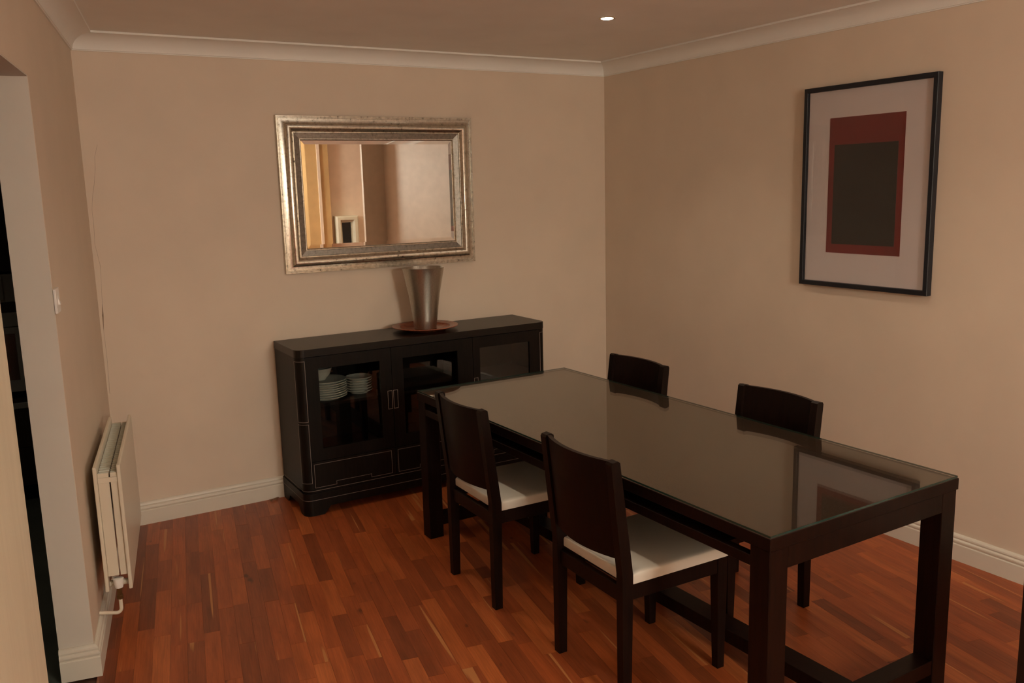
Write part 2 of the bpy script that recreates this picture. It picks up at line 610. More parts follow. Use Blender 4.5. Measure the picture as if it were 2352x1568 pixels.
PW, GAP = 0.0635, 0.0005
def clip_poly(poly, nx, ny, c):
    """keep nx*x + ny*y <= c (world plan coordinates)"""
    out_ = []
    for i in range(len(poly)):
        p, q = poly[i], poly[(i + 1) % len(poly)]
        dp, dq = nx * p[0] + ny * p[1] - c, nx * q[0] + ny * q[1] - c
        if dp <= 0:
            out_.append(p)
        if (dp < 0 < dq) or (dq < 0 < dp):
            t_ = dp / (dp - dq)
            out_.append((p[0] + (q[0] - p[0]) * t_, p[1] + (q[1] - p[1]) * t_))
    return out_
planks = []      # (a, b, o, tone, dz, clipped plan polygon or None)
rp = random.Random(21)
for k in range(int(7.2 / PW)):
    o_ = (k + 0.5) * PW + 0.001
    s = -0.30 - rp.random() * 0.4 - 0.19 * o_
    while s < 8.2:
        ln = rp.choice((0.28, 0.36, 0.44, 0.52, 0.60))
        a, b2 = s, s + ln
        s = b2
        tone, dz = rp.random(), rp.uniform(-0.0003, 0.0)
        g = GAP / 2
        rect = [tuple(LWP(s_, o_ + sg * (PW / 2 - g))[:2]) for s_, sg in ((a + g, -1), (b2 - g, -1), (b2 - g, 1), (a + g, 1))]
        xm = -0.004 if LWP((a + b2) / 2, o_).y > NIB_Y - NIB_T else 2.155
        poly = clip_poly(clip_poly(clip_poly(rect, 0, 1, -0.004), 1, 0, xm), 0, -1, 8.195)
        if len(poly) < 3:
            continue
        A = abs(sum(poly[i][0] * poly[(i + 1) % len(poly)][1] - poly[(i + 1) % len(poly)][0] * poly[i][1] for i in range(len(poly)))) / 2
        if A < 0.0004:
            continue
        planks.append((a, b2, o_, tone, dz, None if A > 0.999 * (ln - GAP) * (PW - GAP) else poly))
def plank_area(pk):
    a, b2, o_, t, z, poly = pk
    q = [to_px(LWP(s_, o_ + sg * PW / 2)) for s_, sg in ((a, -1), (b2, -1), (b2, 1), (a, 1))] if poly is None else [to_px((x, y, 0)) for x, y in poly]
    if any(v is None for v in q):
        return 0
    if max(v[0] for v in q) < 0 or min(v[0] for v in q) > 2352 or min(v[1] for v in q) > 1568 or max(v[1] for v in q) < 0:
        return 0
    c = (sum(v[0] for v in q) / len(q), sum(v[1] for v in q) / len(q))
    if not (0 < c[0] < 2352 and 0 < c[1] < 1568):
        return 0
    A = 0
    for i in range(len(q)):
        j = (i + 1) % len(q)
        A += q[i][0] * q[j][1] - q[j][0] * q[i][1]
    return abs(A) / 2
areas = sorted(((plank_area(pk), i) for i, pk in enumerate(planks)), reverse=True)
single = {i for A, i in areas[:300] if A > 60}
MPL = Matrix(((D.x, N.x, 0, P0.x), (D.y, N.y, 0, P0.y), (0, 0, 1, 0), (0, 0, 0, 1)))
plank_mesh = {}
def get_plank_mesh(ln):
    key = round(ln, 3)
    if key not in plank_mesh:
        b_ = B()
        box(b_, -key / 2 + GAP / 2, key / 2 - GAP / 2, -PW / 2 + GAP / 2, PW / 2 - GAP / 2, -0.0072, 0.0)
        me = bpy.data.meshes.new('plank')
        b_.to_mesh(me)
        b_.free()
        me.materials.append(M['plank'])
        plank_mesh[key] = me
    return plank_mesh[key]
fv, ff, ft = [], [], []
for i, (a, b2, o_, t, z, poly) in enumerate(planks):
    if i in single:
        if poly is None:
            me_ = get_plank_mesh(b2 - a)
            mx = MPL @ T(((a + b2) / 2, o_, z))
        else:
            b_ = B()
            cx_, cy_ = sum(p[0] for p in poly) / len(poly), sum(p[1] for p in poly) / len(poly)
            prism(b_, [(x - cx_, y - cy_) for x, y in poly], 2, -0.0072, 0.0)
            bmesh.ops.recalc_face_normals(b_, faces=b_.faces[:])
            me_ = bpy.data.meshes.new('plank')
            b_.to_mesh(me_)
            b_.free()
            me_.materials.append(M['plank'])
            mx = T((cx_, cy_, z))
        o = bpy.data.objects.new('plank', me_)
        COL.objects.link(o)
        o.parent = floor
        o.matrix_basis = mx
        o['tone'] = t
    else:
        pg = poly if poly is not None else [tuple(LWP(s_, o_ + sg * (PW - GAP) / 2)[:2]) for s_, sg in ((a + GAP / 2, -1), (b2 - GAP / 2, -1), (b2 - GAP / 2, 1), (a + GAP / 2, 1))]
        n0, m_ = len(fv), len(pg)
        fv += [(x, y, -0.0072) for x, y in pg] + [(x, y, z) for x, y in pg]
        ff.append(tuple(n0 + m_ + q for q in range(m_)))
        ft.append(t)
        for q in range(m_):
            ff.append((n0 + q, n0 + (q + 1) % m_, n0 + m_ + (q + 1) % m_, n0 + m_ + q))
            ft.append(t)
me = bpy.data.meshes.new('parquet_strips')
me.from_pydata(fv, [], ff)
at = me.attributes.new('tone', 'FLOAT', 'FACE')
at.data.foreach_set('value', ft)
me.materials.append(M['plank'])
o = bpy.data.objects.new('parquet_strips', me)
COL.objects.link(o)
o.parent = floor
o['kind'] = 'stuff'

# ================================================================== DINING TABLE
TW, TL = 0.8989, 2.292
MT = T((-1.47, -2.1526, 0)) @ RZ(0.0155)
t = thing('dining_table', 'long dark wood dining table with a glass sheet on top', 'table', MT)
hx, hy = TW / 2 + 0.003, TL / 2 + 0.003
LG = 0.076
bm = B()
box(bm, -hx, hx, -hy, hy, 0.717, 0.7565, 0.0015)
bm.normal_update()
for f_ in bm.faces:
    f_.material_index = 0 if f_.normal.z > 0.9 else 1
top_ = obj('table_top', bm, ['woody', 'woodred'], t)
bm = B()
box(bm, -TW / 2, TW / 2, -TL / 2, TL / 2, 0.7572, 0.765, 0.0008)
bm.normal_update()
for f_ in bm.faces:
    f_.material_index = 0 if abs(f_.normal.z) > 0.5 else 1
go = obj('glass_sheet', bm, ['tglass', 'gedge'], t)
go['label'] = 'clear glass sheet with greenish edge'
for sx in (-1, 1):
    for sy in (-1, 1):
        bm = B()
        x1, y1 = sx * (hx - 0.004), sy * (hy - 0.004)
        box(bm, min(x1, x1 - sx * LG), max(x1, x1 - sx * LG), min(y1, y1 - sy * LG), max(y1, y1 - sy * LG), 0, 0.7168, 0.002)
        obj('leg', bm, 'woodred', t)
for sy in (-1, 1):
    y1 = sy * (hy - 0.0045)
    bm = B()
    box(bm, -hx + 0.004 + LG, hx - 0.004 - LG, min(y1, y1 - sy * 0.03), max(y1, y1 - sy * 0.03), 0.65, 0.7168, 0.001)
    obj('end_apron', bm, 'woodx' if False else 'woodred', t)
    bm = B()
    ym = sy * (hy - 0.004 - LG / 2)
    box(bm, -hx + 0.004 + LG, hx - 0.004 - LG, ym - 0.035, ym + 0.035, 0.062, 0.115, 0.0015)
    obj('end_stretcher', bm, 'woodred', t)
for sx in (-1, 1):
    x1 = sx * (hx - 0.0045)
    bm = B()
    box(bm, min(x1, x1 - sx * 0.03), max(x1, x1 - sx * 0.03), -hy + 0.004 + LG, hy - 0.004 - LG, 0.65, 0.682, 0.001)
    obj('side_rail', bm, 'woodred', t)
bm = B()
yi = hy - 0.004 - LG / 2 - 0.0355
box(bm, -0.045, 0.045, -yi, yi, 0.062, 0.115, 0.0015)
obj('long_stretcher', bm, 'woodred', t)
bm = B()
box(bm, -hx + 0.035, hx - 0.035, -hy + 0.20, hy - 0.20, 0.656, 0.676, 0.001)
obj('leaf_board', bm, 'woodred', t)

# ================================================================== DINING CHAIRS
def curve_panel(bm, half, z0, z1, xb0, xb1, bow, th, seg=14):
    """back panel curved in plan and raked: x goes xb0 -> xb1 from bottom to top, centre bowed backwards (-x)"""
    rows = []
    nz = 4
    for j in range(nz + 1):
        f = j / nz
        z = z0 + (z1 - z0) * f
        xb = xb0 + (xb1 - xb0) * f
        front, back = [], []
        for i in range(seg + 1):
            y = -half + 2 * half * i / seg
            cx = xb - bow * (1 - (y / half) ** 2)
            front.append(bm.verts.new((cx + th / 2, y, z)))
            back.append(bm.verts.new((cx - th / 2, y, z)))
        rows.append((front, back))
    for j in range(nz):
        (f0, b0), (f1, b1) = rows[j], rows[j + 1]
        for i in range(seg):
            bm.faces.new((f0[i], f0[i + 1], f1[i + 1], f1[i]))
            bm.faces.new((b0[i + 1], b0[i], b1[i], b1[i + 1]))
        bm.faces.new((f0[0], f1[0], b1[0], b0[0]))
        bm.faces.new((f0[-1], b0[-1], b1[-1], f1[-1]))
    f0, b0 = rows[0]
    f1, b1 = rows[-1]
    for i in range(seg):
        bm.faces.new((f0[i], b0[i], b0[i + 1], f0[i + 1]))
        bm.faces.new((f1[i], f1[i + 1], b1[i + 1], b1[i]))
    return bm

CH_W, CH_TOP = 0.2185, 0.872    # half width outside, height
def make_chair(label):
    t = thing('dining_chair', label, 'chair', I4, 'dark dining chairs round the table')
    for sy in (-1, 1):
        # rear leg runs up into the raked back post
        y0, y1 = sy * CH_W, sy * (CH_W - 0.034)
        bm = B()
        prism(bm, [(-0.238, 0), (-0.204, 0), (-0.196, 0.40), (-0.196, 0.47), (-0.247, CH_TOP - 0.006), (-0.256, CH_TOP), (-0.277, CH_TOP - 0.003), (-0.282, CH_TOP - 0.012), (-0.240, 0.47), (-0.240, 0.40)], 1, min(y0, y1), max(y0, y1))
        obj('rear_leg', bm, 'chairwood', t)
        bm = B()
        y0, y1 = sy * (CH_W - 0.002), sy * (CH_W - 0.042)
        ya, yb = sy * (CH_W - 0.006), sy * (CH_W - 0.036)
        v = []
        for z, xa, xb, p, q in ((0, 0.193, 0.223, ya, yb), (0.33, 0.185, 0.228, y0, y1), (0.428, 0.185, 0.228, y0, y1)):
            v.append([bm.verts.new(c) for c in ((xa, p, z), (xb, p, z), (xb, q, z), (xa, q, z))])
        for a, b2 in zip(v, v[1:]):
            for i in range(4):
                bm.faces.new((a[i], a[(i + 1) % 4], b2[(i + 1) % 4], b2[i]))
        bm.faces.new(v[0][::-1])
        bm.faces.new(v[-1])
        obj('front_leg', bm, 'chairwood', t)
        bm = B()
        y0, y1 = sy * (CH_W - 0.004), sy * (CH_W - 0.026)
        box(bm, -0.195, 0.184, min(y0, y1), max(y0, y1), 0.375, 0.430, 0.0015)
        obj('side_rail', bm, 'chairwood', t)
    bm = B()
    box(bm, -0.228, -0.206, -CH_W + 0.0345, CH_W - 0.0345, 0.362, 0.418, 0.0015)
    obj('back_rail', bm, 'chairwood', t)
    bm = B()
    box(bm, 0.196, 0.220, -CH_W + 0.0425, CH_W - 0.0425, 0.375, 0.428, 0.0015)
    obj('front_rail', bm, 'chairwood', t)
    bm = B()
    rake = lambda z: -0.222 - (z - 0.47) * (0.0425 / 0.402)
    curve_panel(bm, CH_W - 0.030, 0.520, CH_TOP - 0.004, rake(0.520), rake(CH_TOP), 0.036, 0.016)
    obj('backrest', bm, 'chairwood', t, smooth=True)
    # pad seat, softly rounded
    bm = B()
    # plan outline notched round the rear posts, lofted up with a soft rounded rim
    def pad_ring(ins, z):
        w_ = CH_W - 0.002 - ins
        n_ = CH_W - 0.0355 - ins
        return [(0.232 - ins, -w_, z), (0.232 - ins, w_, z), (-0.194 + ins, w_, z), (-0.194 + ins, n_, z), (-0.212 + ins, n_, z), (-0.212 + ins, -n_, z), (-0.194 + ins, -n_, z), (-0.194 + ins, -w_, z)]
    rings = [[bm.verts.new(c) for c in pad_ring(i_, z_)] for i_, z_ in ((0.001, 0.4308), (0.0, 0.434), (0.0, 0.458), (0.0015, 0.4635), (0.005, 0.468), (0.011, 0.4705), (0.020, 0.472))]
    for ra, rb in zip(rings, rings[1:]):
        for i in range(8):
            bm.faces.new((ra[i], ra[(i + 1) % 8], rb[(i + 1) % 8], rb[i]))
    bm.faces.new(rings[0][::-1])
    bm.faces.new(rings[-1])
    obj('seat_pad', bm, 'seat', t, smooth=True)
    return t

def dup(root, matrix, label):
    r = root.copy()
    COL.objects.link(r)
    r.matrix_world = matrix
    r['label'] = label
    for ch in root.children:
        c = ch.copy()
        COL.objects.link(c)
        c.parent = r
        c.matrix_parent_inverse = ch.matrix_parent_inverse.copy()
        c.matrix_basis = ch.matrix_basis.copy()
    return r

chair = make_chair('dark dining chair with white seat, nearest the camera on the table\'s near side')
chair.matrix_world = T((-1.775, -2.565, 0)) @ RZ(-0.02)
dup(chair, T((-1.795, -1.722, 0)) @ RZ(-0.02), 'dark dining chair with white seat, near side of the table beside the sideboard')
dup(chair, T((-1.175, -1.49, 0)) @ RZ(math.pi), 'dark dining chair tucked in on the far side, nearer the room corner')
dup(chair, T((-1.165, -2.415, 0)) @ RZ(math.pi), 'dark dining chair tucked in on the far side, below the framed print')
dup(chair, T((-0.905, -3.728, 0)) @ RZ(0.4836), 'dark dining chair at the right, only its dark edge showing in the lower right corner')

# ================================================================== SIDEBOARD
SX0, SX1, SF, SH = -2.3683, -0.7843, -0.4284, 0.9289
SBK = -0.022
MS = T(((SX0 + SX1) / 2, (SF + SBK) / 2, 0))
sb = thing('sideboard', 'black-brown wooden sideboard with three glazed doors and pale inlay lines', 'sideboard', MS)
RC = 0.045
def outline(inset, back=SBK, r=RC):
    x0, x1, f = SX0 + inset, SX1 - inset, SF + inset
    pts = [(x0, back), ]
    for k in range(9):
        a = math.pi + math.pi / 2 * k / 8
        pts.append((x0 + r + r * math.cos(a), f + r + r * math.sin(a)))
    for k in range(9):
        a = 1.5 * math.pi + math.pi / 2 * k / 8
        pts.append((x1 - r + r * math.cos(a), f + r + r * math.sin(a)))
    pts.append((x1, back))
    return pts
bm = B()
prism(bm, outline(0.0), 2, 0.888, SH)
bmesh.ops.bevel(bm, geom=[e_ for e_ in bm.edges if all(v.co.z > SH - 0.001 for v in e_.verts)], offset=0.0015, segments=1, affect='EDGES')
obj('worktop', bm, 'woodx', sb, world=True)
ZB0, ZB1 = 0.128, 0.8865     # carcass between plinth and worktop
# rounded corner posts
for sx in (0, 1):
    x0 = SX0 + 0.002 if sx == 0 else SX1 - 0.002
    sg = 1 if sx == 0 else -1
    pts = []
    for k in range(9):
        a = math.pi / 2 * k / 8
        pts.append((x0 + sg * (RC - RC * math.cos(a)), SF + 0.002 + RC - RC * math.sin(a)))
    pts += [(x0 + sg * RC, SF + 0.03), (x0 + sg * 0.02, SF + RC + 0.002)]
    bm = B()
    prism(bm, pts, 2, ZB0, ZB1)
    post = obj('corner_post', bm, 'wood', sb, world=True, smooth=True)
    # pale stringing on the post: verticals and rings that follow the curve
    def arc_strip(z0, z1):
        b_ = B()
        prev = None
        for k in range(13):
            a = math.pi / 2 * k / 12
            r_ = RC + 0.0006
            x = x0 + sg * (RC - r_ * math.cos(a))
            y = SF + 0.002 + RC - r_ * math.sin(a)
            v0, v1 = b_.verts.new((x, y, z0)), b_.verts.new((x, y, z1))
            if prev:
                b_.faces.new((prev[0], v0, v1, prev[1]))
            prev = (v0, v1)
        return b_
    for zz in (0.866, 0.532, 0.518, 0.186):
        obj('inlay_line', arc_strip(zz - 0.0011, zz + 0.0011), 'inlay', post, world=True)
    for za, zb in ((0.532, 0.866), (0.186, 0.518)):
        b_ = B()
        xi = x0 + sg * (RC - 0.0015)
        box(b_, xi - 0.0011, xi + 0.0011, SF + 0.0012, SF + 0.004, za, zb)
        obj('inlay_line', b_, 'inlay', post, world=True)
        b_ = B()
        box(b_, x0 - 0.0004, x0 + 0.0004, SF + RC + 0.0, SF + RC + 0.0022, za, zb)
        obj('inlay_line', b_, 'inlay', post, world=True)
# sides, back, floor, shelves, dividers
for sx in (0, 1):
    x0 = SX0 + 0.002 if sx == 0 else SX1 - 0.020
    bm = B()
    box(bm, x0, x0 + 0.018, SF + RC + 0.0025, SBK - 0.001, ZB0, ZB1)
    obj('side_panel', bm, 'wood', sb, world=True)
bm = B()
box(bm, SX0 + 0.0205, SX1 - 0.0205, SBK - 0.012, SBK - 0.002, ZB0, ZB1)
obj('back_panel', bm, 'wood', sb, world=True)
bm = B()
box(bm, SX0 + 0.0205, SX1 - 0.0205, SF + 0.05, SBK - 0.0125, 0.303, 0.318)
obj('cabinet_floor', bm, 'woodx', sb, world=True)
XD = [SX0 + 0.047, -1.825, -1.303, SX1 - 0.047]
for k in range(3):
    bm = B()
    xa = SX0 + 0.0205 if k == 0 else XD[k] + 0.0085
    xb = SX1 - 0.0205 if k == 2 else XD[k + 1] - 0.0085
    box(bm, xa, xb, SF + 0.06, SBK - 0.0125, 0.592, 0.608)
    obj('shelf', bm, 'woodx', sb, world=True)
for xd in XD[1:3]:
    bm = B()
    box(bm, xd - 0.008, xd + 0.008, SF + 0.028, SBK - 0.0125, 0.3185, ZB1)
    obj('divider', bm, 'wood', sb, world=True)
# doors
def place_front(y):
    return lambda x, z, h: (x, y - h, z)
GL = [(-2.250, -1.895), (-1.755, -1.405), (-1.256, -0.906)]
for k in range(3):
    xa, xb = XD[k] + 0.0012, XD[k + 1] - 0.0012
    za, zb = 0.306, 0.8845
    gx0, gx1 = GL[k]
    gz0, gz1 = 0.372, 0.818
    bm = B()
    y0, y1 = SF + 0.002, SF + 0.0215
    o8 = [(xa, za), (xb, za), (xb, zb), (xa, zb)]
    i8 = [(gx0, gz0), (gx1, gz0), (gx1, gz1), (gx0, gz1)]
    of = [bm.verts.new((x, y0, z)) for x, z in o8]
    inf = [bm.verts.new((x, y0, z)) for x, z in i8]
    ob_ = [bm.verts.new((x, y1, z)) for x, z in o8]
    inb = [bm.verts.new((x, y1, z)) for x, z in i8]
    for i in range(4):
        j = (i + 1) % 4
        bm.faces.new((of[i], of[j], inf[j], inf[i]))
        bm.faces.new((ob_[j], ob_[i], inb[i], inb[j]))
        bm.faces.new((of[j], of[i], ob_[i], ob_[j]))
        bm.faces.new((inf[i], inf[j], inb[j], inb[i]))
    dr = obj('door', bm, 'wood', sb, world=True)
    bm = B()
    box(bm, gx0 + 0.0002, gx1 - 0.0002, SF + 0.009, SF + 0.012, gz0 + 0.0002, gz1 - 0.0002)
    obj('glass_pane', bm, 'glass', dr, world=True)
    # flush pull outlined in pale metal on the meeting edge
    hxa = xb - 0.030 if k == 0 else xa + 0.002
    hxb = hxa + 0.028
    bm = B()
    ring_frame(bm, hxa, hxb, 0.533, 0.640, [(0.0, 0.0), (0.0, 0.0012), (0.0024, 0.0012), (0.0024, 0.0)], place_front(SF + 0.002))
    obj('flush_handle', bm, 'inlay', dr, world=True)
# drawers with stepped stringing
DXS = [(XD[0] + 0.0012, XD[1] - 0.0012), (XD[1] + 0.0012, XD[2] - 0.0012), (XD[2] + 0.0012, XD[3] - 0.0012)]
for xa, xb in DXS:
    bm = B()
    box(bm, xa, xb, SF + 0.002, SF + 0.024, 0.149, 0.3035)
    drw = obj('drawer', bm, 'wood', sb, world=True)
    x0, x1 = xa + 0.012, xb - 0.024
    zt, zb, zs = 0.290, 0.156, 0.175
    xm = (x0 + x1) / 2
    poly = [(x0, zt), (x1, zt), (x1, zb), (xm + 0.100, zb), (xm + 0.100, zs), (xm - 0.105, zs), (xm - 0.105, zb), (x0, zb)]
    bm = B()
    n = len(poly)
    outer, inner = [], []
    for i in range(n):
        p, q, r_ = Vector(poly[i - 1]), Vector(poly[i]), Vector(poly[(i + 1) % n])
        d1, d2 = (q - p).normalized(), (r_ - q).normalized()
        n1, n2 = Vector((d1.y, -d1.x)), Vector((d2.y, -d2.x))
        off = (n1 + n2) * 0.0021
        outer.append(bm.verts.new((q.x, SF + 0.0013, q.y)))
        inner.append(bm.verts.new((q.x + off.x, SF + 0.0013, q.y + off.y)))
    for i in range(n):
        j = (i + 1) % n
        bm.faces.new((outer[i], outer[j], inner[j], inner[i]))
    obj('inlay_line', bm, 'inlay', drw, world=True)
# rail under the drawers and plinth with bracket feet
bm = B()
prism(bm, [(x, y) for x, y in outline(0.002)][1:-1] + [(SX1 - 0.002, SF + 0.10), (SX0 + 0.002, SF + 0.10)], 2, 0.128, 0.1475)
obj('drawer_rail', bm, 'wood', sb, world=True)
def plinth_strip(z0, z1, inset):
    b_ = B()
    pts = outline(inset)
    prev = None
    for (x, y) in pts:
        v0, v1 = b_.verts.new((x, y, z0)), b_.verts.new((x, y, z1))
        if prev:
            b_.faces.new((prev[0], v0, v1, prev[1]))
        prev = (v0, v1)
    return b_
# plinth: a band that follows the outline, lower edge cut away between the feet
bm = B()
pts = outline(-0.003, SBK)
dense = []
for i in range(len(pts) - 1):
    (xa, ya), (xb, yb) = pts[i], pts[i + 1]
    m_ = max(1, int(math.hypot(xb - xa, yb - ya) / 0.02))
    for q in range(m_):
        dense.append((xa + (xb - xa) * q / m_, ya + (yb - ya) * q / m_))
dense.append(pts[-1])
def low(x, y):
    if y < SF + 0.01:      # front
        d_ = min(x - SX0, SX1 - x)
    else:
        d_ = min(y - SF, SBK - y) + 0.02
    a = (d_ - 0.10) / 0.045
    a = min(1, max(0, a))
    return 0.045 * (a * a * (3 - 2 * a))
cxm, cym = (SX0 + SX1) / 2, (SF + SBK) / 2
prev = None
for (x, y) in dense:
    ix = x + 0.018 * (1 if x < cxm else -1) * min(1, abs(x - cxm) / 0.75) ** 8
    iy = y + (0.018 if y < SBK - 0.02 else 0)
    zl = low(x, y)
    ring = [bm.verts.new((x, y, zl)), bm.verts.new((x, y, 0.1275)), bm.verts.new((ix, iy, 0.1275)), bm.verts.new((ix, iy, zl))]
    if prev:
        for i in range(4):
            bm.faces.new((prev[i], ring[i], ring[(i + 1) % 4], prev[(i + 1) % 4]))
    else:
        bm.faces.new(ring)
    prev = ring
bm.faces.new(prev[::-1])
pl_ = obj('plinth', bm, 'wood', sb, world=True)
for zz in (0.141, 0.089):
    obj('inlay_line', plinth_strip(zz - 0.0012, zz + 0.0012, 0.0012 if zz > 0.128 else -0.0038), 'inlay', pl_, world=True)

# ------------------------------------------------------------------ china in the left compartment
def plate_mesh(r):
    b_ = B()
    lathe(b_, [(0, 0.003), (r * 0.58, 0.003), (r * 0.62, 0.0), (r * 0.68, 0.0), (r * 0.70, 0.004), (r, 0.0155), (r, 0.0185), (r * 0.985, 0.019), (r * 0.69, 0.0075), (0, 0.0062)], 40)
    return b_
SHZ = 0.6082
words = ['lowest', 'second', 'third', 'fourth', 'fifth', 'sixth', 'seventh', 'topmost']
first = None
for k in range(8):
    lab = ('white dinner plate, %s of the tall stack behind the left cabinet glass' % words[k]) if k in (0, 7) else ('white dinner plate, %s from the bottom of the tall stack behind glass' % words[k])
    if first is None:
        first = obj('dinner_plate', plate_mesh(0.118), 'china', smooth=True)
        first.matrix_world = T((-2.150, -0.235, SHZ))
        tag(first, lab, 'plate', 'dinner plates stacked in the sideboard')
    else:
        c = first.copy()
        COL.objects.link(c)
        c.matrix_world = T((-2.150 + random.uniform(-0.002, 0.002), -0.235 + random.uniform(-0.002, 0.002), SHZ + k * 0.0128))
        c['label'] = lab
first = None
for k in range(6):
    lab = ('small white plate, %s of the short stack behind the left cabinet glass' % ('lowest' if k == 0 else 'topmost')) if k in (0, 5) else ('small white plate, %s from the bottom of the short stack behind glass' % words[k])
    if first is None:
        first = obj('side_plate', plate_mesh(0.078), 'china', smooth=True)
        first.matrix_world = T((-1.945, -0.215, SHZ))
        tag(first, lab, 'plate', 'small plates stacked in the sideboard')
    else:
        c = first.copy()
        COL.objects.link(c)
        c.matrix_world = T((-1.945 + random.uniform(-0.002, 0.002), -0.215 + random.uniform(-0.002, 0.002), SHZ + k * 0.0150))
        c['label'] = lab
bm = B()
lathe(bm, [(0, 0.0), (0.035, 0.0), (0.038, 0.006), (0.060, 0.030), (0.073, 0.066), (0.076, 0.069), (0.072, 0.069), (0.057, 0.032), (0.034, 0.010), (0, 0.008)], 40)
bowl = obj('china_bowl', bm, 'china', smooth=True)
bowl.matrix_world = T((-2.185, -0.235, SHZ + 7 * 0.0128 + 0.0195))
tag(bowl, 'white china bowl standing on the tall plate stack in the sideboard', 'bowl')

# ------------------------------------------------------------------ charger plate and vase on the sideboard
bm = B()
lathe(bm, [(0, 0.0), (0.115, 0.0), (0.125, 0.006), (0.190, 0.022), (0.197, 0.0255), (0.196, 0.0285), (0.190, 0.0285), (0.150, 0.0215), (0.142, 0.0125), (0.130, 0.0085), (0, 0.0085)], 72)
ch = obj('charger_plate', bm, 'redwood', smooth=True)
ch.matrix_world = T((-1.510, -0.222, SH + 0.0003))
tag(ch, 'wide red-brown lacquered plate lying under the metal vase', 'plate')
bm = B()
zv = 0.0
prof = [(0, 0.0), (0.064, 0.0), (0.067, 0.003), (0.0685, 0.02), (0.078, 0.10), (0.092, 0.20), (0.108, 0.283), (0.1235, 0.360), (0.1245, 0.363), (0.1225, 0.364), (0.1205, 0.361), (0.105, 0.283), (0.089, 0.20), (0.074, 0.10), (0.064, 0.012), (0, 0.010)]
lathe(bm, prof, 72)
vz = obj('metal_vase', bm, 'vase', smooth=True)
vz.matrix_world = T((-1.508, -0.222, SH + 0.0091))
tag(vz, 'tall tapering hammered silver metal vase on the sideboard', 'vase')

# ================================================================== MIRROR
MX0, MX1, MZ0, MZ1 = -2.2687, -1.0525, 1.3007, 2.1819
MM = T(((MX0 + MX1) / 2, -0.0085, (MZ0 + MZ1) / 2)) @ RZ(-0.012)
mr = thing('wall_mirror', 'rectangular mirror in a wide antique silver frame on the back wall', 'mirror', MM)
mw, mh = (MX1 - MX0) / 2, (MZ1 - MZ0) / 2
pf = lambda x, z, h: (x, -h, z)
bm = B()
prof = [(0.0, 0.001), (0.0, 0.020), (0.002, 0.0225), (0.006, 0.0225), (0.0075, 0.0205), (0.0100, 0.0205), (0.0115, 0.0235), (0.0150, 0.0235), (0.0165, 0.0205)]
for k in range(1, 9):                      # hollow rising to the big round
    a = math.pi / 2 * k / 8
    prof.append((0.0165 + 0.031 * math.sin(a), 0.0205 + 0.0125 * (1 - math.cos(a))))
for k in range(0, 11):                     # the big round
    a = math.pi * (0.06 + 0.80 * k / 10)
    prof.append((0.0635 - 0.0155 * math.cos(a), 0.0315 + 0.0125 * math.sin(a)))
prof += [(0.0830, 0.0290), (0.0895, 0.0240), (0.0910, 0.0255), (0.0945, 0.0255), (0.0960, 0.0225), (0.0960, 0.001)]
ring_frame(bm, -mw, mw, -mh, mh, prof, pf)
bmesh.ops.recalc_face_normals(bm, faces=bm.faces[:])
fr = obj('frame', bm, 'silver', mr, smooth=True)
bm = B()
prof = [(0.0962, 0.001), (0.0962, 0.0205), (0.0985, 0.0200), (0.1255, 0.0150), (0.1255, 0.001)]
ring_frame(bm, -mw, mw, -mh, mh, prof, pf)
obj('inner_band', bm, 'silverdark', mr)
bm = B()
prof = [(0.1257, 0.001), (0.1257, 0.0160), (0.1275, 0.0182), (0.1310, 0.0182), (0.1345, 0.0140), (0.1365, 0.0100), (0.1365, 0.001)]
ring_frame(bm, -mw, mw, -mh, mh, prof, pf)
obj('inner_lip', bm, 'silver', mr)
# bevelled glass
bm = B()
g0, g1 = 0.1367, 0.158
rg = []
for d_, h in ((g0, 0.0015), (g0, 0.0069), (g1, 0.0078)):
    rg.append([bm.verts.new(pf(a, b2, h)) for a, b2 in ((-mw + d_, -mh + d_), (mw - d_, -mh + d_), (mw - d_, mh - d_), (-mw + d_, mh - d_))])
for a, b2 in zip(rg, rg[1:]):
    for i in range(4):
        j = (i + 1) % 4
        bm.faces.new((a[i], a[j], b2[j], b2[i]))
bm.faces.new(rg[-1])
bm.faces.new(rg[0][::-1])
obj('mirror_glass', bm, 'mirror', mr)

# ================================================================== FRAMED PRINT
PY0, PY1, PZ0, PZ1 = -1.7462, -2.4887, 1.2122, 2.2085
MP_ = T((-0.001, (PY0 + PY1) / 2, (PZ0 + PZ1) / 2))
pc = thing('framed_print', 'tall framed abstract print in dark red and black with a wide pale mount', 'picture', MP_)
pw_, ph_ = (PY0 - PY1) / 2, (PZ1 - PZ0) / 2
pp = lambda y, z, h: (-h, y, z)
bm = B()
ring_frame(bm, -pw_, pw_, -ph_, ph_, [(0, 0.001), (0, 0.032), (0.002, 0.034), (0.021, 0.034), (0.023, 0.032), (0.023, 0.001)], pp)
obj('frame', bm, 'frameblack', pc)
bm = B()
box(bm, -0.016, -0.002, -pw_ + 0.0235, pw_ - 0.0235, -ph_ + 0.0235, ph_ - 0.0235)
obj('mount', bm, 'mount', pc)
def ploc(y, z):
    return y - (PY0 + PY1) / 2, z - (PZ0 + PZ1) / 2
ya, za = ploc(-2.327, 1.385)
yb, zb = ploc(-1.901, 2.052)
bm = B()
box(bm, -0.0175, -0.0163, ya, yb, za, zb)
pr = obj('print', bm, 'printred', pc)
ya2, za2 = ploc(-2.295, 1.43)
yb2, zb2 = ploc(-1.934, 1.92)
bm = B()
box(bm, -0.0182, -0.0176, ya2, yb2, za2, zb2)
obj('dark_field', bm, 'printdark', pr)
bm = B()
box(bm, -0.026, -0.024, -pw_ + 0.0235, pw_ - 0.0235, -ph_ + 0.0235, ph_ - 0.0235)
obj('picture_glass', bm, 'pglass', pc)

